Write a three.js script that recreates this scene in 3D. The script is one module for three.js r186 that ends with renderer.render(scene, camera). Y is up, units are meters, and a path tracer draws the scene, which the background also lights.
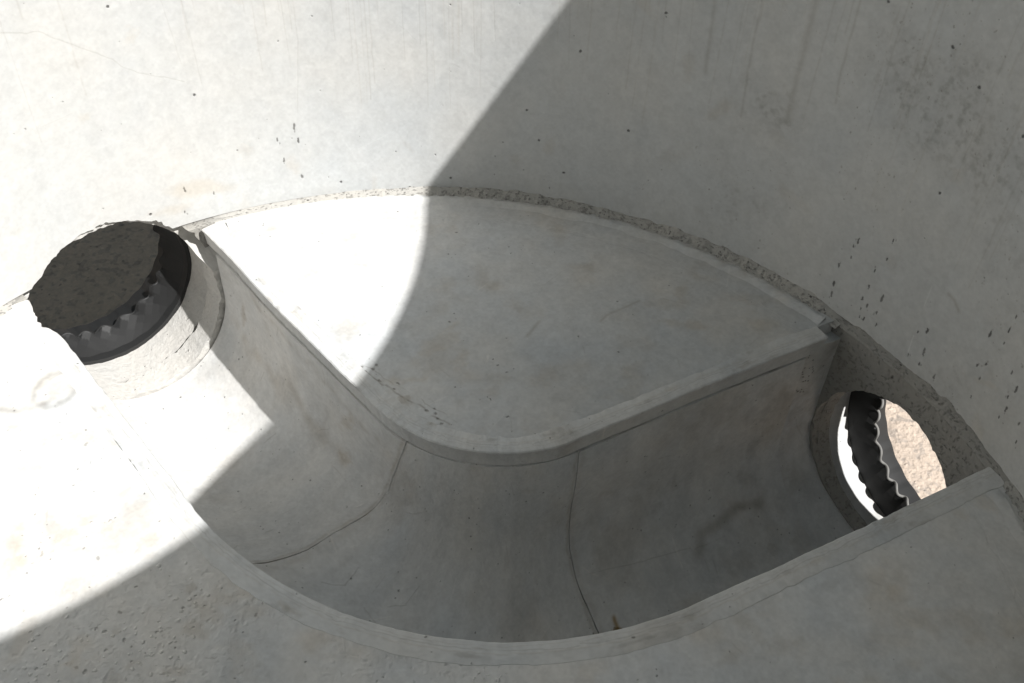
import * as THREE from 'three';
import { mergeGeometries, mergeVertices, toCreasedNormals } from 'three/addons/utils/BufferGeometryUtils.js';
import { Brush, Evaluator, SUBTRACTION } from 'three-bvh-csg';

// ---------------------------------------------------------------- camera, sky, sun, exposure
const R = 0.6;                                   // inner radius of the chamber, metres
const P = (x, y, z) => new THREE.Vector3(x * R, z * R, -y * R);   // plan x (right), plan y (away), height; in radii
const scene = new THREE.Scene();
const camera = new THREE.PerspectiveCamera(36.9087, 1024 / 683, 0.02, 400);
camera.position.copy(P(0.13338, -0.79755, 1.32649));
{
  const D = (x, y, z) => new THREE.Vector3(x, z, -y);
  const m = new THREE.Matrix4().makeBasis(D(0.99900312, 0.031377, 0.03175296), D(-0.04464042, 0.70218258, 0.71059613), D(0, -0.71130521, 0.70288327));
  camera.quaternion.setFromRotationMatrix(m);
}
camera.updateMatrixWorld();
const RIM = 1.585;                               // height of the open rim above the benching
const SUN = new THREE.Vector3(1.1644, RIM, 0.8396).normalize();   // towards the sun
{
  const w = 512, h = 256, d = new Float32Array(w * h * 4);
  for (let j = 0; j < h; j++) {
    const el = ((j + 0.5) / h - 0.5) * Math.PI;
    for (let i = 0; i < w; i++) {
      const az = ((i + 0.5) / w - 0.5) * 2 * Math.PI;
      const x = Math.cos(el) * Math.cos(az), y = Math.sin(el), z = Math.cos(el) * Math.sin(az);
      const t = Math.pow(Math.max(0, y), 0.5);
      const mu = Math.max(0, x * SUN.x + y * SUN.y + z * SUN.z);
      const glow = 0.55 * Math.pow(mu, 12) + 0.35 * Math.pow(mu, 3);
      const k = (j * w + i) * 4, s = 0.13;
      d[k] = s * (1.02 - 0.57 * t + glow); d[k + 1] = s * (1.04 - 0.43 * t + glow * 0.97); d[k + 2] = s * (1.02 - 0.32 * t + glow * 0.9); d[k + 3] = 1;
      if (y < 0) { d[k] = s * 0.9; d[k + 1] = s * 0.88; d[k + 2] = s * 0.85; }
    }
  }
  const sky = new THREE.DataTexture(d, w, h, THREE.RGBAFormat, THREE.FloatType);
  sky.mapping = THREE.EquirectangularReflectionMapping; sky.magFilter = THREE.LinearFilter; sky.minFilter = THREE.LinearFilter; sky.needsUpdate = true;
  scene.background = sky; scene.environment = sky;
}
const sun = new THREE.DirectionalLight(new THREE.Color(1, 0.99, 0.975), 4.7);
sun.position.copy(SUN).multiplyScalar(6); sun.castShadow = true;
Object.assign(sun.shadow.camera, { left: -2.5, right: 2.5, top: 2.5, bottom: -2.5, near: 0.5, far: 16 });
sun.shadow.mapSize.set(2048, 2048);
scene.add(sun, sun.target);
const renderer = new THREE.WebGLRenderer({ antialias: true });
renderer.toneMapping = THREE.LinearToneMapping;
renderer.toneMappingExposure = 1.4;
renderer.shadowMap.enabled = true;

// ---------------------------------------------------------------- noise and texture painting
const hash = (x, y, s) => { let h = (x * 374761393 + y * 668265263 + s * 974711) | 0; h = Math.imul(h ^ (h >>> 13), 1274126177); h ^= h >>> 16; return (h >>> 0) / 4294967296; };
function vn(x, y, s, per = 0) {
  const xi = Math.floor(x), yi = Math.floor(y), fx = x - xi, fy = y - yi;
  const u = fx * fx * fx * (fx * (fx * 6 - 15) + 10), v = fy * fy * fy * (fy * (fy * 6 - 15) + 10);
  let x0 = xi, x1 = xi + 1, y0 = yi, y1 = yi + 1;
  if (per) { x0 = ((x0 % per) + per) % per; x1 = ((x1 % per) + per) % per; y0 = ((y0 % per) + per) % per; y1 = ((y1 % per) + per) % per; }
  const a = hash(x0, y0, s), b = hash(x1, y0, s), c = hash(x0, y1, s), d = hash(x1, y1, s);
  return (a + (b - a) * u + (c - a) * v + (a - b - c + d) * u * v) * 2 - 1;
}
function fbm(x, y, oct, s, per = 0) { let a = 0, w = 0.5, n = 0; for (let o = 0; o < oct; o++) { a += w * vn(x, y, s + o * 17, per); n += w; x *= 2; y *= 2; if (per) per *= 2; w *= 0.55; } return a / n; }
function rng(seed) { let s = seed >>> 0; return () => { s = (s + 0x6D2B79F5) | 0; let t = Math.imul(s ^ (s >>> 15), 1 | s); t = (t + Math.imul(t ^ (t >>> 7), 61 | t)) ^ t; return ((t ^ (t >>> 14)) >>> 0) / 4294967296; }; }
const sstep = (a, b, x) => { const t = Math.min(1, Math.max(0, (x - a) / (b - a))); return t * t * (3 - 2 * t); };

// a sheet of concrete seen flat: tone (multiplier of the base colour), warm (yellowing), relief; u, v in metres
class Sheet {
  constructor(w, h, u0, v0, u1, v1) { Object.assign(this, { w, h, u0, v0, u1, v1 }); this.tone = new Float32Array(w * h).fill(1); this.warm = new Float32Array(w * h); this.rel = new Float32Array(w * h); this.px = w / (u1 - u0); this.py = h / (v1 - v0); }
  fill(fn) { for (let j = 0; j < this.h; j++) for (let i = 0; i < this.w; i++) fn(this.u0 + (i + 0.5) / this.px, this.v0 + (j + 0.5) / this.py, j * this.w + i); return this; }
  spot(u, v, ru, rv, dark, depth = 0, warm = 0, ang = 0, ragged = 0.5, seed = 1) {
    const m = Math.max(ru, rv) * 1.8, c = Math.cos(ang), s = Math.sin(ang);
    const i0 = Math.max(0, Math.floor((u - m - this.u0) * this.px)), i1 = Math.min(this.w - 1, Math.ceil((u + m - this.u0) * this.px));
    const j0 = Math.max(0, Math.floor((v - m - this.v0) * this.py)), j1 = Math.min(this.h - 1, Math.ceil((v + m - this.v0) * this.py));
    for (let j = j0; j <= j1; j++) for (let i = i0; i <= i1; i++) {
      const x = this.u0 + (i + 0.5) / this.px - u, y = this.v0 + (j + 0.5) / this.py - v;
      const a = (x * c + y * s) / ru, b = (-x * s + y * c) / rv;
      let r = Math.hypot(a, b) + ragged * 0.5 * (ragged > 1 ? fbm(x / Math.max(ru, rv) * 2 + u * 91, y / Math.max(ru, rv) * 2 + v * 57, 3, seed) : 0) + (ragged > 1 ? 0 : 1) * ragged * 0.5 * vn(x / Math.max(ru, rv) * 2.3 + u * 91, y / Math.max(ru, rv) * 2.3 + v * 57, seed);
      const k = 1 - (ragged > 1 ? sstep(0.15, 1.25, r) : sstep(0.65, 1.1, r)); if (k <= 0) continue;
      const q = j * this.w + i; this.tone[q] *= 1 - dark * k; this.rel[q] -= depth * k; this.warm[q] += warm * k;
    }
  }
  line(pts, width, dark, depth = 0, warm = 0, broken = 0, wob = 0, seed = 3) {
    for (let n = 0; n + 1 < pts.length; n++) {
      const [a0, b0] = pts[n], [a1, b1] = pts[n + 1], L = Math.hypot(a1 - a0, b1 - b0), st = Math.max(1, Math.ceil(L * this.px * 1.2));
      const nx = -(b1 - b0) / L, ny = (a1 - a0) / L;
      for (let k = 0; k < st; k++) {
        const t = k / st, wv = wob * fbm(t * L * 60 + n * 7, seed, 3, seed), u = a0 + (a1 - a0) * t + nx * wv, v = b0 + (b1 - b0) * t + ny * wv;
        let f = 1; if (broken) f = sstep(broken - 0.35, broken + 0.35, vn(t * L * 140 + n * 31, 0.5, seed + 9) * 0.5 + 0.5 + 0.15);
        const r = width, i0 = Math.floor((u - r * 1.5 - this.u0) * this.px), i1 = Math.ceil((u + r * 1.5 - this.u0) * this.px), j0 = Math.floor((v - r * 1.5 - this.v0) * this.py), j1 = Math.ceil((v + r * 1.5 - this.v0) * this.py);
        for (let j = j0; j <= j1; j++) { if (j < 0 || j >= this.h) continue; for (let i = i0; i <= i1; i++) { if (i < 0 || i >= this.w) continue;
          const d = Math.hypot(this.u0 + (i + 0.5) / this.px - u, this.v0 + (j + 0.5) / this.py - v), g = Math.exp(-d * d / (r * r) * 2.2) * f / (r * this.px * 1.4 + 0.6), q = j * this.w + i;
          this.tone[q] *= 1 - dark * g; this.rel[q] -= depth * g; this.warm[q] += warm * g; } }
      }
    }
  }
  maps(base, reliefRange, wrap = THREE.MirroredRepeatWrapping) {
    const n = this.w * this.h, c = new Uint8Array(n * 4), b = new Uint8Array(n * 4);
    const enc = (x) => { x = Math.min(1, Math.max(0, x)); return 255 * (x <= 0.0031308 ? 12.92 * x : 1.055 * Math.pow(x, 1 / 2.4) - 0.055); };
    const r = rng(77);
    for (let q = 0; q < n; q++) {
      const t = this.tone[q], w = this.warm[q], di = (r() - 0.5) * 0.9;
      c[q * 4] = enc(base[0] * t * (1 + w * 0.03)) + di; c[q * 4 + 1] = enc(base[1] * t * (1 - w * 0.025)) + di; c[q * 4 + 2] = enc(base[2] * t * (1 - w * 0.09)) + di; c[q * 4 + 3] = 255;
      const v = Math.min(255, Math.max(0, 127.5 + this.rel[q] / reliefRange * 255)); b[q * 4] = b[q * 4 + 1] = b[q * 4 + 2] = v; b[q * 4 + 3] = 255;
    }
    const mk = (d, cs) => { const t = new THREE.DataTexture(d, this.w, this.h, THREE.RGBAFormat); t.wrapS = t.wrapT = wrap; t.magFilter = THREE.LinearFilter; t.minFilter = THREE.LinearMipmapLinearFilter; t.generateMipmaps = true; if (cs) t.colorSpace = THREE.SRGBColorSpace;
      t.repeat.set(1 / (this.u1 - this.u0), 1 / (this.v1 - this.v0)); t.offset.set(-this.u0 / (this.u1 - this.u0), -this.v0 / (this.v1 - this.v0)); t.needsUpdate = true; return t; };
    return { map: mk(c, true), bumpMap: mk(b, false), bumpScale: reliefRange };
  }
}
const CONC = [0.545, 0.547, 0.535];

// wall: u = angle * R (metres along the wall), v = height above the benching
const DASH = [[0.4342,0.1067],[0.4377,0.0976],[0.4467,0.0634],[0.4361,0.0824],[0.4452,0.0369],[0.4436,0.0224],[0.3969,0.1314],[0.3961,0.1068],[0.4048,0.0851],[0.4048,0.0626],[0.4071,0.0427],[0.4046,0.029],[0.4026,0.0179],[0.3971,0.0191],[0.3851,0.0379],[0.3853,0.0591],[0.3807,0.0226],[0.3985,0.038],[0.3322,0.0525],[0.3227,0.0619],[0.3165,0.0368],[0.3316,0.0182],[0.3159,0.0186],[0.2939,0.0203],[0.2422,0.1523],[0.2422,0.1347],[0.2408,0.1184],[0.258,0.1147],[0.2475,0.0835],[0.2557,0.0738],[0.2463,0.064],[0.2458,0.0371],[0.2188,0.1003],[0.2061,0.0891],[0.21,0.0746],[0.2054,0.0615],[0.2077,0.0468],[0.1855,0.0624],[0.1781,0.0434],[1.161,0.0931],[1.1362,0.0868],[1.1388,0.1066],[1.1567,0.0616],[1.1379,0.0352],[1.2467,0.0358],[1.2794,0.0516],[1.2855,0.0205]];
const PORE = [[0.7976,0.2154],[0.8564,0.1285],[0.7069,0.2803],[0.8397,0.0885],[0.7312,0.1259],[0.9501,0.0201],[0.8059,0.0467],[1.0032,0.0043],[1.3121,0.2922],[1.2451,0.1714],[1.0901,0.0191],[1.3252,0.0324],[0.4086,0.348],[0.3709,0.3257],[0.3687,0.2107],[0.3139,0.3074],[0.4826,0.3622]];
const STREAK = [[1.2585,0.2875,1.2521,0.2107],[1.2379,0.2834,1.2349,0.1812],[1.1348,0.2678,1.1336,0.1846],[1.122,0.2175,1.1326,0.1255],[1.0813,0.2631,1.0801,0.2135],[1.0029,0.2604,1.0023,0.1843],[0.9839,0.2605,0.9837,0.2062],[0.9362,0.262,0.9351,0.2207],[0.9228,0.2628,0.9209,0.1957],[0.8998,0.2645,0.8973,0.2148],[0.8139,0.2745,0.8098,0.1915],[0.6924,0.2984,0.6887,0.2106],[0.6796,0.3016,0.6739,0.2316],[0.7086,0.2791,0.7067,0.2434]];
const WIDE = [[0.6568,0.3075,0.6531,0.2226,0.0035],[0.5532,0.3388,0.5516,0.1976,0.005],[0.6065,0.246,0.6037,0.1849,0.0022],[0.5086,0.2795,0.5055,0.2423,0.002]];
const GRIME = [[0.65, 0.18, 0.05, 0.6], [0.60, 0.075, 0.04, 0.55], [0.475, 0.335, 0.05, 0.7], [0.40, 0.285, 0.06, 0.8], [0.315, 0.29, 0.05, 0.8], [0.30, 0.20, 0.04, 0.5], [0.55, 0.21, 0.04, 0.45], [0.36, 0.37, 0.04, 0.6], [0.27, 0.03, 0.03, 0.5], [0.72, 0.17, 0.03, 0.3]];
function wallSheet() {
  const S = new Sheet(2048, 1024, 0, -0.02, 1.6, 0.78), r = rng(5);
  S.fill((u, v, q) => {
    const big = fbm(u * 2.2, v * 2.2, 3, 11), mid = fbm(u * 14, v * 11, 4, 23), fine = fbm(u * 120, v * 120, 3, 41), vert = fbm(u * 70, v * 2.5, 3, 53);
    let t = 1 + 0.05 * big + 0.05 * mid + 0.065 * fine + 0.03 * vert + 0.025 * fbm(u * 55, v * 48, 3, 45);
    // old grime caught in the pores, in clusters
    let b = 0; for (const [bu, bv, bs, ba] of GRIME) { const d = ((u - bu) ** 2 + (v - bv) ** 2) / (bs * bs); if (d < 6) b += ba * Math.exp(-d); }
    const cl = sstep(0.15, 1.0, b + 0.75 * fbm(u * 12 + 3, v * 12, 4, 61)), sp = sstep(-0.15, 0.75, fbm(u * 170, v * 150, 5, 71));
    t *= 1 - 0.24 * cl * sp - 0.09 * cl; t += 0.055 * fbm(u * 330, v * 330, 2, 47);
    S.tone[q] = t; S.warm[q] = 0.05 + 0.4 * mid + 0.3 * cl * sp + 0.4 * big;
    S.rel[q] = 0.00035 * mid + 0.00012 * fine + 0.00010 * vert - 0.0001 * cl * sp;
  });
  for (const [a, b, c, d] of STREAK) S.line([[a, b + 0.3], [a, b], [c, d]], 0.0009, 0.10, 0.00012, 0.2, 0.25, 0.0004, (a * 997) | 0);
  for (let k = 0; k < 110; k++) { const u = r() * 1.6, v0 = 0.12 + r() * 0.26; S.line([[u, 0.78], [u + (r() - 0.5) * 0.004, v0]], 0.0007 + r() * r() * 0.002, 0.04 + r() * 0.10, 0.00006, 0.3, 0.35, 0.0008, k + 100); }
  for (const [a, b, c, d, w] of WIDE) { S.line([[a + 0.004, b + 0.28], [a, b], [c, d]], w, 0.17, 0, 0.3, 0.2, 0.001, (a * 1997) | 0); }
  for (const [u, v] of DASH) { const big = 0.7 + r() * 0.8; S.spot(u, v, 0.0011 * big, 0.0033 * big, 0.55 + 0.2 * r(), 0.0006, 0.25, (r() - 0.5) * 0.3, 0.8, (u * 9999) | 0); if (r() < 0.5) S.spot(u + (r() - 0.5) * 0.006, v + (r() - 0.5) * 0.012, 0.0008, 0.0018, 0.35, 0.0004, 0.2, 0, 0.8, 9); }
  for (const [u, v] of PORE) S.spot(u, v, 0.0017, 0.0016, 0.7, 0.0012, 0.1, 0, 0.6, (u * 999) | 0);
  for (let k = 0; k < 240; k++) { const s = 0.0004 + 0.0008 * r() * r(); S.spot(r() * 1.6, r() * 0.78, s, s * (0.8 + r()), 0.45, 0.0007, 0.1, r() * 3, 0.6, k); }
  for (let k = 0; k < 900; k++) { const u = 0.2 + 0.6 * r() * (0.4 + 0.6 * r()), v = 0.42 * r(), a = 0.0004 + 0.0009 * r() * r(); if (fbm(u * 9, v * 9, 3, 64) < 0.05 * r() - 0.02) continue; S.spot(u, v, a, a * (1 + 1.2 * r()), 0.12 + 0.25 * r(), 0.0002, 0.5, (r() - 0.5), 0.8, k + 3000); }
  for (let k = 0; k < 60; k++) S.spot(r() * 1.6, r() * 0.5, 0.008 + 0.02 * r(), 0.003 + 0.008 * r(), 0.03 + 0.04 * r(), 0, 0.5 * r(), r() * 3, 1.4, k + 300);
  S.line([[1.4199, 0.295], [1.3853, 0.2853], [1.3478, 0.2567], [1.2999, 0.2148], [1.2524, 0.1897]], 0.0008, 0.22, 0.0001, 0.4, 0.2, 0.002, 8);
  S.line([[0.3378, 0.1133], [0.3372, 0.0852]], 0.0008, -0.22, -0.0001); S.line([[0.335, 0.0452], [0.3331, 0.0188]], 0.0008, -0.28, -0.0001);
  S.line([[0.318, 0.1189], [0.3087, 0.117], [0.2982, 0.109]], 0.003, 0.22, 0, 0.6, 0.1, 0.001);
  for (let k = 0; k < 26; k++) { const u = r() * 1.6, v = r() * 0.4, a = r() * 6.3, l = 0.01 + 0.03 * r(); S.line([[u, v], [u + l * Math.cos(a), v + l * Math.sin(a)]], 0.0007, r() < 0.6 ? 0.12 : -0.1, 0.00008, 0.1, 0.3, 0.001, k + 40); }
  S.spot(1.255, 0.045, 0.05, 0.012, 0.06, 0, 0.9, 0.25, 1.2, 4); S.spot(1.30, 0.03, 0.03, 0.008, 0.05, 0, 0.7, 0.1, 1.2, 5);
  return S;
}
// benching: u, v = plan x, y in metres
function benchSheet() {
  const S = new Sheet(2048, 1536, -0.62, -0.32, 0.62, 0.61), r = rng(15);
  S.fill((u, v, q) => {
    const big = fbm(u * 3 + 4, v * 3, 3, 111), mid = fbm(u * 16, v * 16, 4, 123), fine = fbm(u * 140, v * 140, 3, 141);
    const sw = fbm(u * 26 + 2 * fbm(u * 5, v * 5, 2, 9), v * 8, 3, 151);
    const stain = sstep(0.05, 0.75, fbm(u * 19 + 7, v * 24, 4, 161));
    // coarse, lumpy float finish on part of the near benching
    const lz = sstep(0.0, 1.0, 1.35 - Math.hypot((u + 0.12) / 0.26, (v + 0.055) / 0.10)) * sstep(-0.25, 0.15, fbm(u * 11, v * 11, 2, 171) + 0.2);
    const lump = Math.max(0, fbm(u * 190, v * 190, 2, 181) - 0.15) * 2.2, pit = Math.max(0, fbm(u * 230 + 5, v * 230, 2, 191) - 0.35) * 2;
    S.tone[q] = 1 + 0.05 * big + 0.07 * mid + 0.075 * fine + 0.04 * sw + 0.06 * fbm(u * 55, v * 55, 3, 145) + 0.07 * fbm(u * 330, v * 330, 2, 147) - 0.09 * stain - 0.10 * lz * pit;
    S.warm[q] = 0.05 + 0.7 * mid + 0.6 * big + 0.8 * stain;
    S.rel[q] = 0.0004 * mid + 0.0001 * fine + 0.0002 * sw + 0.0003 * lz * lump - 0.0005 * lz * pit;
  });
  for (let k = 0; k < 1500; k++) { const a = r() * 6.283, q = Math.sqrt(r()), u = -0.10 + 0.30 * q * Math.cos(a), v = -0.07 + 0.12 * q * Math.sin(a) - 0.25 * (u + 0.1) * (u < -0.1 ? 1 : -0.2), d = 0.0005 + 0.0016 * r() * r(); if (fbm(u * 14, v * 14, 2, 173) < -0.05 + 0.3 * (r() - 0.5)) continue; const up = r() < 0.78; S.spot(u, v, d * (0.8 + 0.7 * r()), d, up ? -0.05 : 0.3, up ? -(0.0003 + 0.35 * d) : 0.0005 + 0.3 * d, 0.1, r() * 3, 0.7, k); }
  for (const rr of [0.905, 0.912]) { const p = []; for (let k = 0; k <= 200; k++) { const t = k / 200 * Math.PI * 2; p.push([rr * R * Math.cos(t), rr * R * Math.sin(t)]); } S.line(p, 0.0008, rr > 0.91 ? -0.10 : 0.12, 0.0001, 0, 0.35, 0.003, (rr * 1000) | 0); }
  const ring = (cx, cy, a, b, t0, t1, w, d) => { const p = []; for (let k = 0; k <= 30; k++) { const t = t0 + (t1 - t0) * k / 30; p.push([cx + a * Math.cos(t), cy + b * Math.sin(t)]); } S.line(p, w, d, 0.0001, 0.35, 0.35, 0.004, 6); };
  ring(-0.391, 0.227, 0.021, 0.024, 0, 6.28, 0.0055, 0.42); ring(-0.43, 0.225, 0.045, 0.03, 3.4, 5.9, 0.006, 0.34);
  S.spot(-0.391, 0.227, 0.02, 0.022, 0.13, 0, 0.5, 0, 1.3, 3);
  for (const [u, v, a] of [[-0.3084, 0.0613, 0.016], [-0.3854, 0.1271, 0.018], [-0.242, 0.0484, 0.012], [-0.35, 0.02, 0.014], [-0.28, 0.10, 0.008]]) S.spot(u, v, a, a * 0.7, 0.08, 0, 0.6, 0.5, 1.7, (u * 999) | 0);
  for (let k = 0; k < 60; k++) { const a = 0.006 + 0.02 * r() * r(); S.spot(-0.58 + 0.42 * r(), -0.12 + 0.40 * r(), a, a * (0.35 + 0.5 * r()), 0.05 + 0.09 * r(), 0, 0.1 + 0.5 * r(), r() * 3, 1.8, k + 2100); }
  for (let k = 0; k < 120; k++) { const a = 0.0006 + 0.0014 * r() * r(); S.spot(-0.58 + 0.48 * r(), -0.14 + 0.45 * r(), a * (1 + r()), a, 0.25 + 0.25 * r(), 0.0003, 0.3, r() * 3, 0.8, k + 2200); }
  const scuff = [[-0.1779, 0.3612], [-0.1376, 0.3233], [-0.0986, 0.2841], [-0.0732, 0.2708], [-0.0518, 0.2531], [-0.0066, 0.2207], [0.0207, 0.2019]];
  S.line(scuff, 0.0016, 0.5, 0.0004, 0.7, 0.55, 0.003, 12); S.line(scuff.map(([a, b]) => [a + 0.007, b + 0.004]), 0.0009, 0.35, 0.0003, 0.5, 0.6, 0.003, 14);
  for (const [u, v] of scuff.slice(1)) for (let k = 0; k < 4; k++) S.spot(u + (r() - 0.5) * 0.03, v + (r() - 0.5) * 0.02 - (r() - 0.5) * 0.02, 0.0012 + 0.0015 * r(), 0.001 + 0.001 * r(), 0.45, 0.0006, 0.5, -0.7, 0.8, k);
  S.spot(-0.0286, 0.2332, 0.010, 0.008, 0.22, 0, 0.8, 0, 1.8, 8); S.spot(-0.03, 0.262, 0.022, 0.006, 0.10, 0, 0.9, 0.1, 1.6, 9);
  S.spot(0.2808, 0.3663, 0.030, 0.009, 0.10, 0, 0.8, -0.2, 1.6, 10); S.spot(0.12, 0.28, 0.035, 0.018, 0.08, 0, 0.7, 0.3, 1.8, 11); S.spot(0.0, 0.32, 0.03, 0.012, 0.05, 0, 0.6, 0.6, 1.8, 12);
  S.line([[0.2263, 0.4048], [0.187, 0.3768], [0.178, 0.365]], 0.0024, 0.22, 0, 0.5, 0.1, 0.001); S.line([[0.1106, 0.3635], [0.095, 0.335]], 0.003, 0.18, 0, 0.5, 0.1, 0.001);
  for (let k = 0; k < 520; k++) { const s = 0.0004 + 0.0010 * r() * r(); S.spot((r() - 0.5) * 1.2, -0.3 + r() * 0.9, s, s * (0.7 + r()), 0.5, 0.0007, 0.2, r() * 3, 0.8, k); }
  for (let k = 0; k < 140; k++) { const u = (r() - 0.5) * 1.1, v = -0.15 + r() * 0.7, a = r() * 6.3, l = 0.008 + 0.03 * r(); S.line([[u, v], [u + l * Math.cos(a), v + l * Math.sin(a)]], 0.0007 + 0.0006 * r(), r() < 0.6 ? 0.14 : -0.1, 0.0001, 0.2, 0.35, 0.001, k + 400); }
  for (let k = 0; k < 130; k++) S.spot((r() - 0.5) * 1.1, -0.15 + r() * 0.7, 0.006 + 0.022 * r(), 0.003 + 0.010 * r(), 0.03 + 0.07 * r(), 0, 0.6 * r(), r() * 3, 1.5, k + 700);
  return S;
}
// channel and edge pieces: u along the run, v down the section; grey, dense, with fine streaks and blotches
function channelSheet() {
  const S = new Sheet(2048, 768, 0, 0, 1.4, 0.525), r = rng(25);
  S.fill((u, v, q) => {
    const big = fbm(u * 4, v * 4, 3, 211), mid = fbm(u * 18, v * 12, 4, 223), fine = fbm(u * 150, v * 150, 3, 241), vert = fbm(u * 60, v * 4, 3, 253);
    const stain = sstep(0.05, 0.8, fbm(u * 13 + 3, v * 11, 4, 261));
    S.tone[q] = 1 + 0.06 * big + 0.08 * mid + 0.07 * fine + 0.06 * vert + 0.06 * fbm(u * 45, v * 45, 3, 245) + 0.07 * fbm(u * 330, v * 330, 2, 247) - 0.16 * stain;
    S.warm[q] = 0.05 + 0.5 * mid + 0.5 * big + 0.5 * stain; S.rel[q] = 0.0005 * mid + 0.0002 * fine;
  });
  const L = (a) => a.map(([x, y]) => [(x + 1.4) * R, y * R]);
  for (let k = 0; k < 520; k++) { const s = 0.0005 + 0.0010 * r() * r(); S.spot(r() * 1.4, r() * 0.5, s, s, 0.5, 0.0009, 0.1, r() * 3, 0.7, k); }
  for (let k = 0; k < 22; k++) S.spot((2.22 + 0.035 * r()) * R, (0.09 + 0.14 * r()) * R, 0.0011, 0.0012, 0.6, 0.0012, 0.1, 0, 0.7, k);
  for (let k = 0; k < 50; k++) { const u = r() * 1.4, v = r() * 0.5, a = r() * 6.3, l = 0.01 + 0.04 * r(); S.line([[u, v], [u + l * Math.cos(a), v + l * Math.sin(a)]], 0.0008 + 0.0006 * r(), r() < 0.7 ? 0.18 : -0.12, 0.0002, 0.3, 0.4, 0.002, k + 800); }
  for (let k = 0; k < 34; k++) S.spot(r() * 1.4, r() * 0.5, 0.006 + 0.02 * r(), 0.004 + 0.012 * r(), 0.05 + 0.08 * r(), 0, 0.4 * r(), r() * 3, 1.7, k + 900);
  // rust-brown smear by the lower joint, tide marks, scratches and stains along the left run
  S.line(L([[0.336, 0.458], [0.341, 0.445], [0.344, 0.425]]), 0.0036, 0.75, 0, 5, 0.1, 0.001, 5); S.spot((1.738) * R, 0.452 * R, 0.0055, 0.0035, 0.55, 0, 3, 0.5, 1, 5);
  S.line(L([[0.56, 0.40], [0.582, 0.375], [0.62, 0.36], [0.667, 0.352], [0.72, 0.357], [0.753, 0.367]]), 0.010, 0.36, 0, 0.6, 0.3, 0.008, 51);
  S.line(L([[0.335, 0.334], [0.443, 0.359], [0.555, 0.38]]), 0.0009, 0.30, 0.0002, 0.2, 0.35, 0.001, 52);
  S.line(L([[-0.24, 0.42], [-0.212, 0.393], [-0.22, 0.352]]), 0.0009, 0.35, 0.0003, 0.2, 0.25, 0.002, 53); S.line(L([[-0.13, 0.385], [-0.099, 0.369], [-0.092, 0.328]]), 0.0008, 0.3, 0.0003, 0.2, 0.25, 0.002, 54);
  S.line(L([[-0.86, 0.16], [-0.79, 0.19], [-0.66, 0.17], [-0.5, 0.2], [-0.42, 0.21]]), 0.010, 0.24, 0, 0.8, 0.62, 0.02, 55); S.line(L([[-0.74, 0.02], [-0.6, 0.03], [-0.45, 0.05], [-0.36, 0.06]]), 0.006, 0.22, 0, 0.5, 0.62, 0.012, 56);
  for (const [l, w, d, k] of [[0.806, 0.0006, 0.34, 1], [0.811, 0.0012, 0.10, 2], [0.800, 0.0006, 0.18, 4]]) { const p = []; for (let i = 0; i <= 60; i++) p.push([-1.3 + 2.2 * i / 60, l]); S.line(L(p), w, d, 0.00015, 0.5, 0.42, 0.0016, 1500 + k); }
  for (let k = 0; k < 60; k++) S.spot(r() * 1.3, (0.785 + 0.05 * r()) * R, 0.004 + 0.012 * r(), 0.0015 + 0.004 * r(), 0.08 + 0.14 * r(), 0, 0.6 * r(), 0.2 * (r() - 0.5), 1.6, k + 1600);
  { const p1 = [], p2 = []; for (let k = 0; k <= 24; k++) { const l = k / 24 * 0.7; p1.push([-0.30, l]); p2.push([0.302, l]); } for (const [p, q] of [[p1, 60], [p2, 61]]) { S.line(L(p.map(([a, b]) => [a - 0.006, b])), 0.004, 0.22, 0, 0.6, 0.4, 0.003, q); S.line(L(p.map(([a, b]) => [a + 0.008, b])), 0.006, 0.14, 0, 0.4, 0.5, 0.004, q + 2); } }
  for (let k = 0; k < 40; k++) { const u = (2.05 + 0.3 * r()) * R, v = (0.05 + 0.42 * r()) * R; S.spot(u, v, 0.008 + 0.03 * r(), 0.006 + 0.02 * r(), 0.05 + 0.10 * r(), 0, 0.3 * r(), r() * 3, 1.8, k + 1200); }
  for (let k = 0; k < 90; k++) { const u = r() * 1.4, v = r() * 0.5, l = 0.004 + 0.02 * r(), a = 1.3 + 0.6 * r(); S.line([[u, v], [u + l * Math.cos(a), v + l * Math.sin(a)]], 0.0006 + 0.0008 * r(), r() < 0.5 ? 0.22 : -0.12, 0.0001, 0.2, 0.3, 0.001, k + 1300); }
  S.spot((1.4 - 0.44) * R, 0.10 * R, 0.012, 0.02, 0.14, 0, 0.8, 0.4, 1.7, 57); S.spot((1.4 - 0.8) * R, 0.10 * R, 0.006, 0.03, 0.18, 0, 0.8, 0.2, 1.7, 58); S.spot((1.4 - 0.42) * R, 0.2 * R, 0.012, 0.012, 0.14, 0, 0.8, 0.2, 1.7, 59);
  return S;
}
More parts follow.
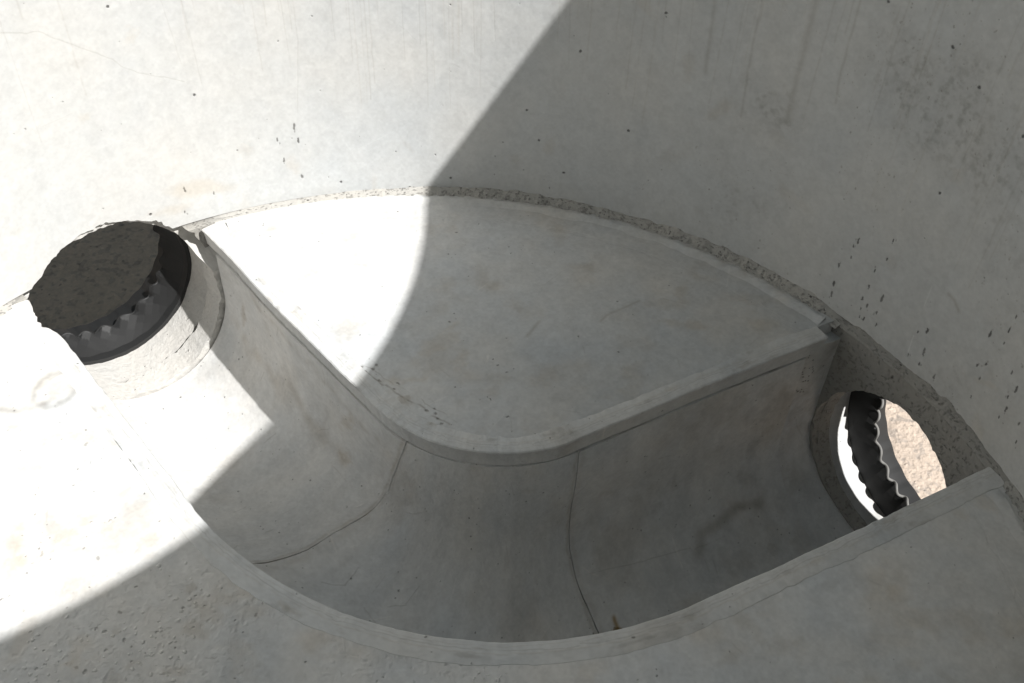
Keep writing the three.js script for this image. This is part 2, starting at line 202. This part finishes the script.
// hacked mortar and raw cast faces
function mortarSheet(k = 1) {
  const S = new Sheet(1024, 1024, 0, 0, 0.4, 0.4), r = rng(35);
  S.fill((u, v, q) => {
    const mid = fbm(u * 25, v * 25, 4, 311, 10), fine = fbm(u * 200, v * 200, 3, 341, 80), gr = fbm(u * 420, v * 420, 2, 351, 168);
    const pit = sstep(0.2, 0.6, fbm(u * 320, v * 320, 2, 361, 128));
    S.tone[q] = 0.90 + 0.06 * mid + 0.06 * fine + 0.06 * gr - 0.10 * k * pit; S.warm[q] = 0.3 + 0.3 * mid; S.rel[q] = 0.0005 * mid + 0.0003 * fine + 0.00015 * gr - 0.0005 * k * pit;
  });
  for (let k = 0; k < 90; k++) { const s = 0.0005 + 0.0010 * r() * r(); S.spot(r() * 0.4, r() * 0.4, s, s * (0.6 + r()), 0.45, 0.0015, 0.2, r() * 3, 0.9, k); }
  return S;
}
function groundSheet(seed = 45) {
  const S = new Sheet(1024, 1024, 0, 0, 0.8, 0.8), r = rng(seed);
  S.fill((u, v, q) => {
    const mid = fbm(u * 20, v * 20, 4, 411, 16), fine = fbm(u * 160, v * 160, 3, 441, 128), g = sstep(0.2, 0.45, fbm(u * 90, v * 90, 2, 451, 72));
    S.tone[q] = 0.95 + 0.10 * mid + 0.16 * fine - 0.20 * g; S.warm[q] = 0.55 + 0.2 * fine - 0.5 * g; S.rel[q] = 0.0015 * mid + 0.0012 * fine;
  });
  for (let k = 0; k < 500; k++) { const s = 0.002 + 0.006 * r() * r(); const d = r(); S.spot(r() * 0.8, r() * 0.8, s, s * (0.5 + 0.5 * r()), d < 0.6 ? 0.35 : -0.15, -0.001, d < 0.6 ? -0.6 : 0, r() * 3, 0.7, k); }
  return S;
}
const std = (o) => new THREE.MeshStandardMaterial(Object.assign({ roughness: 0.9, metalness: 0 }, o));
const M = {
  wall: std({ ...wallSheet().maps(CONC, 0.006), roughness: 0.88 }),
  bench: std({ ...benchSheet().maps([0.565, 0.565, 0.556], 0.008), roughness: 0.86 }),
  channel: std({ ...channelSheet().maps([0.58, 0.58, 0.57], 0.006), roughness: 0.8 }),
  mortar: std({ ...mortarSheet(1.9).maps([0.35, 0.342, 0.32], 0.01), roughness: 0.95 }),
  ring: std({ ...mortarSheet(0.2).maps([0.61, 0.60, 0.575], 0.0022), roughness: 0.92 }),
  joint: std({ ...mortarSheet(2.2).maps([0.45, 0.44, 0.415], 0.01), roughness: 0.95 }),
  ground: std({ ...groundSheet().maps([0.54, 0.458, 0.39], 0.003, THREE.RepeatWrapping), roughness: 0.95 }),
  rubberEdge: std({ color: new THREE.Color().setRGB(0.2, 0.195, 0.185), roughness: 0.75 }),
  rubber: new THREE.MeshPhysicalMaterial({ color: new THREE.Color().setRGB(0.02, 0.02, 0.02), roughness: 0.6, metalness: 0 }),
};

// ---------------------------------------------------------------- modelling helpers
function add(name, geo, mat, parent = scene) { const m = new THREE.Mesh(geo, mat); m.name = name; m.castShadow = m.receiveShadow = true; parent.add(m); return m; }
function tag(o, label, category, group) { o.userData.label = label; o.userData.category = category; if (group) o.userData.group = group; return o; }
// grid of points fn(i, j) -> [Vector3, u, v]; closeI joins the last row to the first
function grid(ni, nj, fn) {
  const pos = [], uv = [], idx = [];
  for (let i = 0; i <= ni; i++) for (let j = 0; j <= nj; j++) { const [p, u, v] = fn(i, j); pos.push(p.x, p.y, p.z); uv.push(u, v); }
  for (let i = 0; i < ni; i++) for (let j = 0; j < nj; j++) { const a = i * (nj + 1) + j, b = a + nj + 1; idx.push(a, b, a + 1, b, b + 1, a + 1); }
  const g = new THREE.BufferGeometry(); g.setAttribute('position', new THREE.Float32BufferAttribute(pos, 3)); g.setAttribute('uv', new THREE.Float32BufferAttribute(uv, 2)); g.setIndex(idx); g.computeVertexNormals(); return g;
}
function crease(g, ang = 0.6) { const n = g.index ? g.toNonIndexed() : g; return toCreasedNormals(n, ang); }

// plan of the channel: two legs through O, joined by a bend
const AL = 132.6 * Math.PI / 180, AR = 29.4 * Math.PI / 180, O = [0.026, -0.008], HW = 0.174, RC = 0.463;
const BIS = (AL + AR) / 2, HALF = (AL - AR) / 2, TAN = RC / Math.tan(HALF), CC = [O[0] + Math.cos(BIS) * RC / Math.sin(HALF), O[1] + Math.sin(BIS) * RC / Math.sin(HALF)];
const ARC = RC * (Math.PI - (AL - AR));            // length of the bend along the middle
// s = 0 at the middle of the bend, negative towards the left leg
function mid(s) {
  const h = ARC / 2;
  if (s < -h) { const a = TAN + (-s - h); return { x: O[0] + a * Math.cos(AL), y: O[1] + a * Math.sin(AL), dx: -Math.cos(AL), dy: -Math.sin(AL) }; }
  if (s > h) { const a = TAN + (s - h); return { x: O[0] + a * Math.cos(AR), y: O[1] + a * Math.sin(AR), dx: Math.cos(AR), dy: Math.sin(AR) }; }
  const t = BIS + Math.PI + s / RC; return { x: CC[0] + RC * Math.cos(t), y: CC[1] + RC * Math.sin(t), dx: -Math.sin(t), dy: Math.cos(t) };
}
const sL = (a) => -(ARC / 2 + a - TAN), sR = (a) => ARC / 2 + a - TAN;
const at = (s, e, z) => { const m = mid(s); return P(m.x - m.dy * e, m.y + m.dx * e, z); };   // e > 0: towards the far benching
// solid swept along the channel: section(s) -> closed list of [e, z]; lead(l), trail(l) skew the two ends, l = length along the section
function sweep(s0, s1, section, vOff = 0, wob = null, lead = null, trail = null, ca = 0.7) {
  const ns = Math.ceil((s1 - s0) / (ca < 0.5 ? 0.004 : 0.009)), n = section(s0).length;
  const node = (s, j) => {
    const q = section(s); let l = 0; for (let k = 0; k < j; k++) l += Math.hypot(q[(k + 1) % n][0] - q[k % n][0], q[(k + 1) % n][1] - q[k % n][1]);
    const t = (s - s0) / (s1 - s0), half = q.inner || n, lm = j < half ? l : null;
    let ss = s; if (lead || trail) { let li = 0; const jj = j % n, m = jj < half ? jj : Math.min(half - 1, Math.max(0, Math.round((n - 1 - jj) / (n - half) * half))); for (let k = 0; k < m; k++) li += Math.hypot(q[k + 1][0] - q[k][0], q[k + 1][1] - q[k][1]); if (lead) ss += lead(li) * Math.pow(1 - t, 3); if (trail) ss += trail(li) * Math.pow(t, 3); }
    let [e, z] = q[j % n]; if (wob) { const d = wob(s, j % n); e += d[0]; z += d[1]; }
    return [at(ss, e, z), (s + 1.4) * R, (vOff + l) * R];
  };
  const body = crease(grid(ns, n, (i, j) => node(s0 + (s1 - s0) * i / ns, j)), ca);
  const caps = [s0, s1].map((s) => { const q = section(s), tri = THREE.ShapeUtils.triangulateShape(q.map(([e, z]) => new THREE.Vector2(e, z)), []), pos = [], uv = []; for (const t of tri) for (const k of t) { const [v] = node(s, k); pos.push(v.x, v.y, v.z); uv.push(q[k][0] * R + 0.5, q[k][1] * R + 0.3); } const g = new THREE.BufferGeometry(); g.setAttribute('position', new THREE.Float32BufferAttribute(pos, 3)); g.setAttribute('uv', new THREE.Float32BufferAttribute(uv, 2)); g.computeVertexNormals(); return g; });
  return mergeGeometries([body, ...caps]);
}
const HI = (s) => 0.1655 + 0.0145 * sstep(-0.1, 0.7, s) + 0.006 * (1 - sstep(-0.85, -0.6, s)), HO = (s) => 0.174 + 0.006 * sstep(0.2, 0.7, s), hw = (side, s) => side > 0 ? HI(s) : HO(s);
const ZB = (s) => -0.313 - 0.122 * sstep(-0.2, 1, (s - sL(1)) / (sR(1) - sL(1)));   // bottom of the channel

// ---------------------------------------------------------------- ground
{
  const g = new THREE.PlaneGeometry(14, 14, 1, 1); g.rotateX(-Math.PI / 2); const p = g.attributes.position; for (let k = 0; k < p.count; k++) g.attributes.uv.setXY(k, p.getX(k), p.getZ(k));
  const m = add('ground', g, M.ground); m.position.y = -0.8 * R; m.userData.kind = 'structure';
}

// ---------------------------------------------------------------- the chamber
const ch = new THREE.Group(); ch.name = 'manhole_base'; ch.position.y = -0.8 * R; scene.add(ch);
tag(ch, 'pale grey precast concrete manhole base with curved channel and flat benching', 'manhole base');
const part = (name, geo, mat, parent = ch) => { if (parent === ch) geo.translate(0, 0.8 * R, 0); return add(name, geo, mat, parent); };

const onLeg = (ang, a, l, z) => P(O[0] + a * Math.cos(ang) - l * Math.sin(ang), O[1] + a * Math.sin(ang) + l * Math.cos(ang), z);
// surface of revolution about a leg's axis: prof [[a, r], ...], ring(theta, k) -> [da, dr]
function turned(ang, l0, z0, prof, seg, disp, closed = true) {
  const n = prof.length, np = closed ? n : n - 1;
  return grid(seg, np, (i, j) => {
    const t = i / seg * Math.PI * 2, k = j % n; let [a, r] = prof[k]; if (disp) { const d = disp(t, k, a, r); a += d[0]; r += d[1]; }
    let len = 0; for (let m = 0; m < j; m++) len += Math.hypot(prof[(m + 1) % n][0] - prof[m][0], prof[(m + 1) % n][1] - prof[m][1]);
    return [onLeg(ang, a, l0 + r * Math.cos(t), z0 + r * Math.sin(t)), t * prof[0][1] * R, len * R];
  });
}
const ev = new Evaluator(); ev.useGroups = false; ev.attributes = ['position', 'normal', 'uv'];
function ring(r0, r1, z0, z1, bevel, seg = 320) {
  const pr = [[r0, z0], [r1, z0], [r1, z1 - bevel], [r1 - bevel, z1], [r0 + bevel, z1], [r0, z1 - bevel]];
  const n = pr.length, rows = [];
  for (let k = 0; k < n; k++) { const a = pr[k], b = pr[(k + 1) % n], m = k === n - 1 ? 24 : 1; for (let i = 0; i < m; i++) rows.push([a[0] + (b[0] - a[0]) * i / m, a[1] + (b[1] - a[1]) * i / m]); }
  const g = grid(seg, rows.length, (i, j) => { const t = i / seg * Math.PI * 2, q = rows[j % rows.length]; return [P(q[0] * Math.cos(t), q[0] * Math.sin(t), q[1]), t * R, q[1] * R + (q[0] - 1) * R * (j > rows.length - 24 ? 0 : 1)]; });
  return crease(g, 0.6);
}
function drill(ang, l, z, rad, a0, a1, rough, seed) {
  const seg = 200, na = 60;
  const g0 = grid(seg, na, (i, j) => { const t = i / seg * 2 * Math.PI, a = a0 + (a1 - a0) * j / na; const r = rad(a) + rough * fbm(Math.cos(t) * 6 + 9 + a * 22, Math.sin(t) * 6 + 9, 4, seed) + rough * 0.5 * fbm(t * 30, a * 50, 2, seed + 1) * Math.sin(t / 2); return [onLeg(ang, a, l + r * Math.cos(t % (2 * Math.PI - 1e-9)), z + r * Math.sin(t % (2 * Math.PI - 1e-9))), t * 0.2 * R, a * R]; });
  // close the ends with fans
  const p = g0.attributes.position, pos = Array.from(p.array), uv = Array.from(g0.attributes.uv.array), idx = Array.from(g0.index.array);
  for (const [j, a, fl] of [[0, a0, 0], [na, a1, 1]]) { const c = onLeg(ang, a, l, z), ci = pos.length / 3; pos.push(c.x, c.y, c.z); uv.push(0, 0); for (let i = 0; i < seg; i++) { const q = i * (na + 1) + j, w = (i + 1) * (na + 1) + j; fl ? idx.push(q, w, ci) : idx.push(w, q, ci); } }
  const g = new THREE.BufferGeometry(); g.setAttribute('position', new THREE.Float32BufferAttribute(pos, 3)); g.setAttribute('uv', new THREE.Float32BufferAttribute(uv, 2)); g.setIndex(idx); g.computeVertexNormals();
  // outward orientation
  const b = new THREE.Vector3(); const t3 = new THREE.Vector3(); let vol = 0; const ix = g.index.array, pa = g.attributes.position; const v0 = new THREE.Vector3(), v1 = new THREE.Vector3(), v2 = new THREE.Vector3();
  for (let k = 0; k < ix.length; k += 3) { v0.fromBufferAttribute(pa, ix[k]); v1.fromBufferAttribute(pa, ix[k + 1]); v2.fromBufferAttribute(pa, ix[k + 2]); vol += v0.dot(t3.crossVectors(v1, v2)); }
  if (vol < 0) { for (let k = 0; k < ix.length; k += 3) { const t = ix[k]; ix[k] = ix[k + 1]; ix[k + 1] = t; } g.computeVertexNormals(); }
  return new Brush(g);
}
function orient(g) { const pa = g.attributes.position, t3 = new THREE.Vector3(), v0 = new THREE.Vector3(), v1 = new THREE.Vector3(), v2 = new THREE.Vector3(); let vol = 0;
  for (let k = 0; k < pa.count; k += 3) { v0.fromBufferAttribute(pa, k); v1.fromBufferAttribute(pa, k + 1); v2.fromBufferAttribute(pa, k + 2); vol += v0.dot(t3.crossVectors(v1, v2)); }
  if (vol < 0) { for (const n of Object.keys(g.attributes)) { const a = g.attributes[n], s = a.itemSize; for (let k = 0; k < pa.count; k += 3) for (let c = 0; c < s; c++) { const x = a.array[(k + 1) * s + c]; a.array[(k + 1) * s + c] = a.array[(k + 2) * s + c]; a.array[(k + 2) * s + c] = x; } } const nn = g.attributes.normal; for (let k = 0; k < nn.array.length; k++) nn.array[k] *= -1; }
  return g; }
const HL = { ang: AL, l: 0.02, z: -0.128 }, HR = { ang: AR, l: 0, z: -0.285 };
const drillL = (rad = 0.209) => drill(AL, HL.l, HL.z, () => rad, 0.93, 1.5, 0.009, 501);
const drillR = () => drill(AR, 0, -0.253, () => 0.183, 0.90, 1.10, 0.006, 601);
const drillR2 = () => drill(AR, HR.l, HR.z, () => 0.24, 1.001, 1.5, 0.002, 603);
{
  const up = new Brush(orient(ring(1.0, 1.215, 0.004, 1.25, 0.008)));
  part('wall_collar', ring(1.10, 1.215, 1.2505, RIM, 0.008), M.wall);
  part('wall', ev.evaluate(up, drillL(0.196), SUBTRACTION).geometry, M.wall);
  let lo = new Brush(orient(ring(0.987, 1.215, -0.8, 0.0, 0.004)));
  for (const d of [drillL(), drillR2()]) { lo = ev.evaluate(lo, d, SUBTRACTION); lo.updateMatrixWorld(); }
  part('lower_wall', ev.evaluate(lo, drillR(), SUBTRACTION).geometry, M.mortar);
  const slab = new THREE.CylinderGeometry(0.98 * R, 0.98 * R, 0.2 * R, 96); slab.translate(0, -0.69 * R, 0); part('base_slab', slab, M.mortar);
}
// benching: flat slabs between the wall and the channel's edge strips
const STRIP = { 1: 0.036, '-1': 0.040 };
function benchPart(side, s0, s1) {
  const pts = [];
  for (let k = 0; k <= 240; k++) { const s = s0 + (s1 - s0) * k / 240, m = mid(s), en = side * (hw(side, s) + STRIP[side] - 0.004); pts.push([m.x - m.dy * en, m.y + m.dx * en]); }
  const a0 = Math.atan2(pts[240][1], pts[240][0]); let a1 = Math.atan2(pts[0][1], pts[0][0]);
  if (side < 0) { while (a1 > a0) a1 -= Math.PI * 2; } else { while (a1 < a0) a1 += Math.PI * 2; }
  const n = 160; for (let k = 1; k < n; k++) { const t = a0 + (a1 - a0) * k / n; pts.push([0.985 * Math.cos(t), 0.985 * Math.sin(t)]); }
  const sh = new THREE.Shape(pts.map(([x, y]) => new THREE.Vector2(x * R, y * R)));
  const g = new THREE.ExtrudeGeometry(sh, { depth: 0.12 * R, bevelEnabled: true, bevelThickness: 0.0006, bevelSize: 0.0006, bevelOffset: -0.0006, bevelSegments: 2, curveSegments: 1 });
  g.translate(0, 0, -0.12 * R - 0.0006 - 0.0002); g.rotateX(-Math.PI / 2);
  return [crease(g, 0.5), a0, a1];
}
const reach = (e, ang, rad) => { const ox = O[0] - e * Math.sin(ang), oy = O[1] + e * Math.cos(ang), b = ox * Math.cos(ang) + oy * Math.sin(ang); return -b + Math.sqrt(b * b - (ox * ox + oy * oy - rad * rad)); };
const EF = HW + STRIP[1], EN = HW + STRIP[-1];
const [gFar, f0, f1] = benchPart(1, sL(reach(-EF, AL, 0.985)), sR(reach(EF, AR, 0.985)));
const [gNear, n0, n1] = benchPart(-1, sL(reach(EN, AL, 0.985)), sR(reach(-EN, AR, 0.985)));
const farBench = part('benching', gFar, M.bench), nearBench = part('benching', gNear, M.bench);
farBench.userData.label = 'smooth wedge of benching inside the bend'; nearBench.userData.label = 'rougher benching outside the bend';
// low upstand where the benching turns up to the wall
function upstand(t0, t1) {
  const pr = [[0.940, -0.003], [0.950, -0.0004], [0.955, 0.0008], [0.960, 0.0026], [0.964, 0.0042], [0.968, 0.0046], [0.972, 0.0035], [0.9745, -0.004]], n = Math.ceil(Math.abs(t1 - t0) * 110);
  const g = grid(n, pr.length - 1, (i, j) => { const t = t0 + (t1 - t0) * i / n, w = 1 + 0.0025 * fbm(t * 30, j * 0.2, 3, 71); const [r, z] = pr[j]; return [P(r * w * Math.cos(t), r * w * Math.sin(t), z + 0.0022 * fbm(t * 18, 1 + j * 0.1, 3, 72)), r * Math.cos(t) * R, r * Math.sin(t) * R]; });
  return crease(g, 0.7);
}
const inset = (e, ang, rad) => { const a = reach(e, ang, rad); return Math.atan2(O[1] + a * Math.sin(ang) + e * Math.cos(ang), O[0] + a * Math.cos(ang) - e * Math.sin(ang)); };
const tFR = inset(EF + 0.006, AR, 0.95), tFL = inset(-EF - 0.006, AL, 0.95), tNR = inset(-EN - 0.006, AR, 0.95), tNL = inset(EN + 0.006, AL, 0.95);
{ const g = upstand(tFR, tFL); add('upstand', g.translate(0, 0.8 * R, 0), M.bench, farBench); const h = upstand(tNL, tNR + Math.PI * 2); add('upstand', h.translate(0, 0.8 * R, 0), M.bench, nearBench); }
// broken mortar bead in the joint between benching and wall
function bead(t0, t1, size, seed, lo = 0.973) {
  const n = Math.ceil(Math.abs(t1 - t0) * 420), m = 9;
  const g = grid(n, m, (i, j) => {
    const t = t0 + (t1 - t0) * i / n, q = j / m, k = size(t) * sstep(0, 0.05, Math.abs(t - t0)) * sstep(0, 0.05, Math.abs(t1 - t)) + 0.001, hi = 1.004;
    const ro = 1 + 0.35 * fbm(t * 14, 1, 3, seed) + 0.3 * fbm(t * 45, 2, 2, seed + 3), h = k * ro;
    let r = lo + (hi - lo) * q, z = -0.006 + (h + 0.006) * Math.pow(q, 0.8);
    const d = k * (0.26 * fbm(t * 60, q * 2.5, 3, seed + 5) + 0.22 * fbm(t * 170, q * 6, 2, seed + 7)) * Math.sin(Math.PI * Math.min(1, q * 1.15) );
    r -= d * 0.8; z += d * 0.8;
    return [P(r * Math.cos(t), r * Math.sin(t), z), t * R, q * 0.03];
  });
  return crease(g, 0.5);
}
part('mortar_joint', bead(tFR - 0.025, tFL + 0.02, (t) => (0.0138 - 0.0100 * sstep(1.45, 1.9, t)) * (1 + 0.25 * fbm(t * 5, 3, 2, 8)), 31), M.joint);
part('mortar_joint', bead(tNL - 0.03, tNR + Math.PI * 2 + 0.03, () => 0.010, 37), M.joint);
part('mortar_joint', bead(tNR - 0.01, tFR - 0.02, (t) => 0.010 + 0.006 * fbm(t * 9, 2, 2, 7), 43, 0.984), M.mortar);

// edge strips capping the channel walls
const stripSec = (side, zt) => (s) => { const a = hw(side, s), b = a + STRIP[side] + 0.0035 * fbm(s * 7, side, 2, 67) + 0.003 * fbm(s * 55, side, 3, 68), q = [[a + 0.0065, -0.041], [a + 0.006, -0.034], [a + 0.0035, zt - 0.011], [a + 0.0004, zt - 0.0032], [a + 0.0022, zt - 0.0008], [a + 0.0048, zt], [b - 0.0008, zt], [b, zt - 0.0008], [b, -0.041]].map(([e, z]) => [side * e, z]); return q; };
const wob = (side, amp, seed) => (s, j) => { const f = amp * (fbm(s * 9, 1, 3, seed) + 0.5 * fbm(s * 40, 2, 3, seed + 1)), c = j > 2 && j < 6 ? 0.010 * Math.max(0, fbm(s * 22, 3, 4, seed + 4) - 0.25) * (j - 2) / 3 : 0; return [side * (f * (j < 6 ? 1 : 0) + c), (j > 2 && j < 8 ? 0.3 * amp * fbm(s * 12, 4, 3, seed + 2) : 0) - c * 0.3]; };
const wobNear = wob(-1, 0.0014, 85), chipped = (s, j) => { const d = wobNear(s, j), a = TAN + (-s - ARC / 2), c = Math.exp(-(((a - 0.925) / 0.035) ** 2)) * (0.016 + 0.006 * fbm(s * 90, 1, 3, 88)) + 0.006 * sstep(0.93, 0.97, a); if (j < 6) d[0] -= c; if (j > 2 && j < 6) d[1] -= 0.25 * c; return d; };
const stripFar = add('edge_strip', sweep(sL(reach(-HW, AL, 0.975)), sR(0.905), stripSec(1, 0.0003), 0.75, wob(1, 0.0012, 81), null, null, 0.3).translate(0, 0.8 * R, 0), M.channel, farBench);
const stripNear = add('edge_strip', sweep(sL(reach(HW, AL, 0.985)), sR(reach(-HW, AR, 0.985)), stripSec(-1, 0.0002), 0.752, chipped, null, null, 0.3).translate(0, 0.8 * R, 0), M.channel, nearBench);
// channel in three cast lengths
const chanSec = (dw, top = -0.0425) => (s) => {
  const h = HW + 0.005 + dw, zb = ZB(s) - dw, zc = zb + h, q = [], th = 0.03;
  q.push([h, top]); for (let k = 1; k < 6; k++) q.push([h, top + (zc - top) * k / 6]);
  for (let k = 0; k <= 28; k++) { const t = -Math.PI * k / 28; q.push([h * Math.cos(t), zc + h * Math.sin(t)]); }
  for (let k = 5; k > 0; k--) q.push([-h, top + (zc - top) * k / 6]); q.push([-h, top]);
  const kin = (HI(s) + 0.003 + dw) / h; for (const w of q) if (w[0] > 0) w[0] *= kin;
  q.inner = q.length; q.push([-h - th, top]); q.push([-h - th, zc]); for (let k = 28; k >= 0; k--) { const t = -Math.PI * k / 28; q.push([(h + th) * Math.cos(t), zc + (h + th) * Math.sin(t)]); } q.push([h + th, top]);
  return q;
};
const GAP = 0.0017, S1 = -0.30, S2 = 0.302;
const seam1 = (l) => 0.105 - 0.47 * Math.min(l, 0.34) - 0.22 * Math.max(0, l - 0.34) + 0.004 * fbm(l * 30, 3, 3, 77) + 0.3 * Math.max(0, l - 0.52), seam2 = (l) => 0.006 * Math.cos(l * 9) + 0.003 * fbm(l * 30, 5, 3, 78);
const swob = (seed) => (s, j) => [0.0009 * fbm(s * 10, j * 0.25, 3, seed), 0.0012 * fbm(s * 10 + 5, j * 0.25, 3, seed + 1)];
const gape = (l, k) => GAP * (0.5 + 0.9 * Math.max(-0.45, fbm(l * 26, k, 4, 79)));
part('channel_length', sweep(sL(0.94), S1, chanSec(0), 0, swob(91), null, (l) => seam1(l) - gape(l, 1)), M.channel);
part('channel_length', sweep(S1, S2, chanSec(0.001), 0, swob(93), (l) => seam1(l) + gape(l, 2), (l) => seam2(l) - gape(l, 3)), M.channel);
part('channel_length', sweep(S2, sR(0.868), chanSec(0), 0, swob(95), (l) => seam2(l) + gape(l, 4)), M.channel);
part('mortar_fill', sweep(sR(0.868), sR(0.975), chanSec(0.006, -0.03), 0.1, (s, j) => [0.003 * fbm(s * 20, j * 0.5, 3, 97), 0.004 * fbm(s * 20, j * 0.5 + 9, 3, 98)]), M.channel);
// rings lining the left-hand opening
const rough = (amp, seed) => (t, k, a, r) => [amp * fbm(Math.cos(t) * 7 + 20, Math.sin(t) * 7 + k, 4, seed), amp * 0.4 * fbm(Math.cos(t) * 9 + 3, Math.sin(t) * 9 + k * 0.4, 3, seed + 2)];
part('socket_ring', crease(turned(AL, HL.l, HL.z, [[0.944, 0.187], [0.998, 0.186], [0.998, 0.222], [0.944, 0.222]], 240, (t, k, a, r) => { const d = rough(0.010, 701)(t, k, a, r); const up = sstep(0.2, 0.45, Math.sin(t)); d[0] += (k === 0 || k === 3 ? 0.088 : 0.04) * up; return d; }), 0.6), M.ring);
part('socket_ring', crease(turned(AL, HL.l, HL.z, [[1.010, 0.198], [1.205, 0.193], [1.205, 0.224], [1.010, 0.224]], 240, (t, k, a, r) => { const d = rough(0.006, 711)(t, k, a, r); if (k === 0 || k === 3) d[0] += 0.035 * sstep(0.2, 0.45, Math.sin(t)); return d; }), 0.6), M.ring);
part('socket_ring', crease(turned(AR, HR.l, HR.z, [[1.006, 0.235], [1.21, 0.235], [1.21, 0.244], [1.006, 0.244]], 240, rough(0.002, 721)), 0.6), M.channel);

part('socket_ring', crease(turned(AR, 0, -0.253, [[0.972, 0.183], [0.985, 0.181], [0.998, 0.1795], [1.0, 0.182], [1.0, 0.195], [0.972, 0.195]], 240, rough(0.003, 731)), 0.6), M.mortar);

// ---------------------------------------------------------------- rubber seals in the two openings
// cone: [[a, r] at the fixed edge, [a, r] at the free edge]; sleeve: [a0, a1, r] behind it; W waves of the free edge
function pipeSeal(ang, l, z, cone, sleeve, W, amp, edge, label) {
  const g = new THREE.Group(); g.name = 'pipe_seal'; scene.add(g);
  const [[a0, r0], [a1, r1]] = cone, NA = 22, th = 0.006;
  const ph = (t) => W * t + 1.1 * Math.sin(2 * t + 0.4) + 0.7 * Math.sin(5 * t);
  const wave = (t) => { const x = Math.sin(ph(t)); return (x * (0.8 + 0.2 * x)) * (0.8 + 0.3 * Math.sin(3.3 * Math.cos(t) + 2)); };
  const at1 = (q) => [a0 + (a1 - a0) * q, r0 + (r1 - r0) * (0.75 * q + 0.25 * q * q)];
  const dl = Math.hypot(a1 - a0, r1 - r0), na = (r0 - r1) / dl, nr = (a1 - a0) / dl;    // normal of the cone, outwards
  const prof = []; for (let k = 0; k <= NA; k++) prof.push(at1(k / NA)); for (let k = NA; k >= 0; k--) { const [a, r] = at1(k / NA); prof.push([a + na * th, r + nr * th]); }
  const disp = (t, k) => { const q = (k <= NA ? k : 2 * NA + 1 - k) / NA, f = Math.pow(Math.max(0, (q - 0.35) / 0.65), 3.2), w = amp * f * wave(t) + 0.0012 * fbm(Math.cos(t) * 5 + 3, Math.sin(t) * 5 + q * 2, 2, 5); const tl = 0.5 * amp * f * Math.cos(ph(t) * 1 + 0.4); return [na * w + (a1 - a0) / dl * tl, nr * w + (r1 - r0) / dl * tl]; };
  add('wavy_lip', crease(turned(ang, l, z, prof, 900, disp), 1.3), M.rubber, g);
  const rim = []; for (let i = 0; i < 400; i++) { const t = i / 400 * Math.PI * 2, d = disp(t, NA); rim.push(onLeg(ang, a1 + d[0] + na * th / 2, l + (r1 + d[1] + nr * th / 2) * Math.cos(t), z + (r1 + d[1] + nr * th / 2) * Math.sin(t))); }
  add('lip_edge', new THREE.TubeGeometry(new THREE.CatmullRomCurve3(rim, true), 1200, 0.0032 * R, 7, true), edge, g);
  const [b0, b1, rs] = sleeve;
  add('sleeve', crease(turned(ang, l, z, [[b0, rs], [b1 - 0.006, rs], [b1, rs + 0.004], [b1, rs + 0.012], [b0, rs + 0.012]], 240, (t, k) => [0, k < 3 ? 0.0014 * Math.sin(W * t) * (k > 0) : 0]), 0.7), M.rubber, g);
  const o = onLeg(ang, a0, l, z - rs); g.position.copy(o); g.children.forEach((c) => c.geometry.translate(-o.x, -o.y, -o.z));   // origin at the seal's lowest point
  return tag(g, label, 'rubber seal', 'rubber seals in the pipe openings');
}
pipeSeal(AL, HL.l, HL.z, [[1.085, 0.192], [1.160, 0.163]], [1.086, 1.224, 0.186], 25, 0.0080, M.rubber, 'black rubber seal with wavy lip in the sunlit pipe opening').name = 'pipe_seal';
pipeSeal(AR, HR.l, HR.z, [[1.112, 0.2345], [1.128, 0.168]], [1.131, 1.205, 0.212], 25, 0.0100, M.rubberEdge, 'black rubber seal with wavy lip in the shaded pipe opening').name = 'pipe_seal_001';

renderer.render(scene, camera);
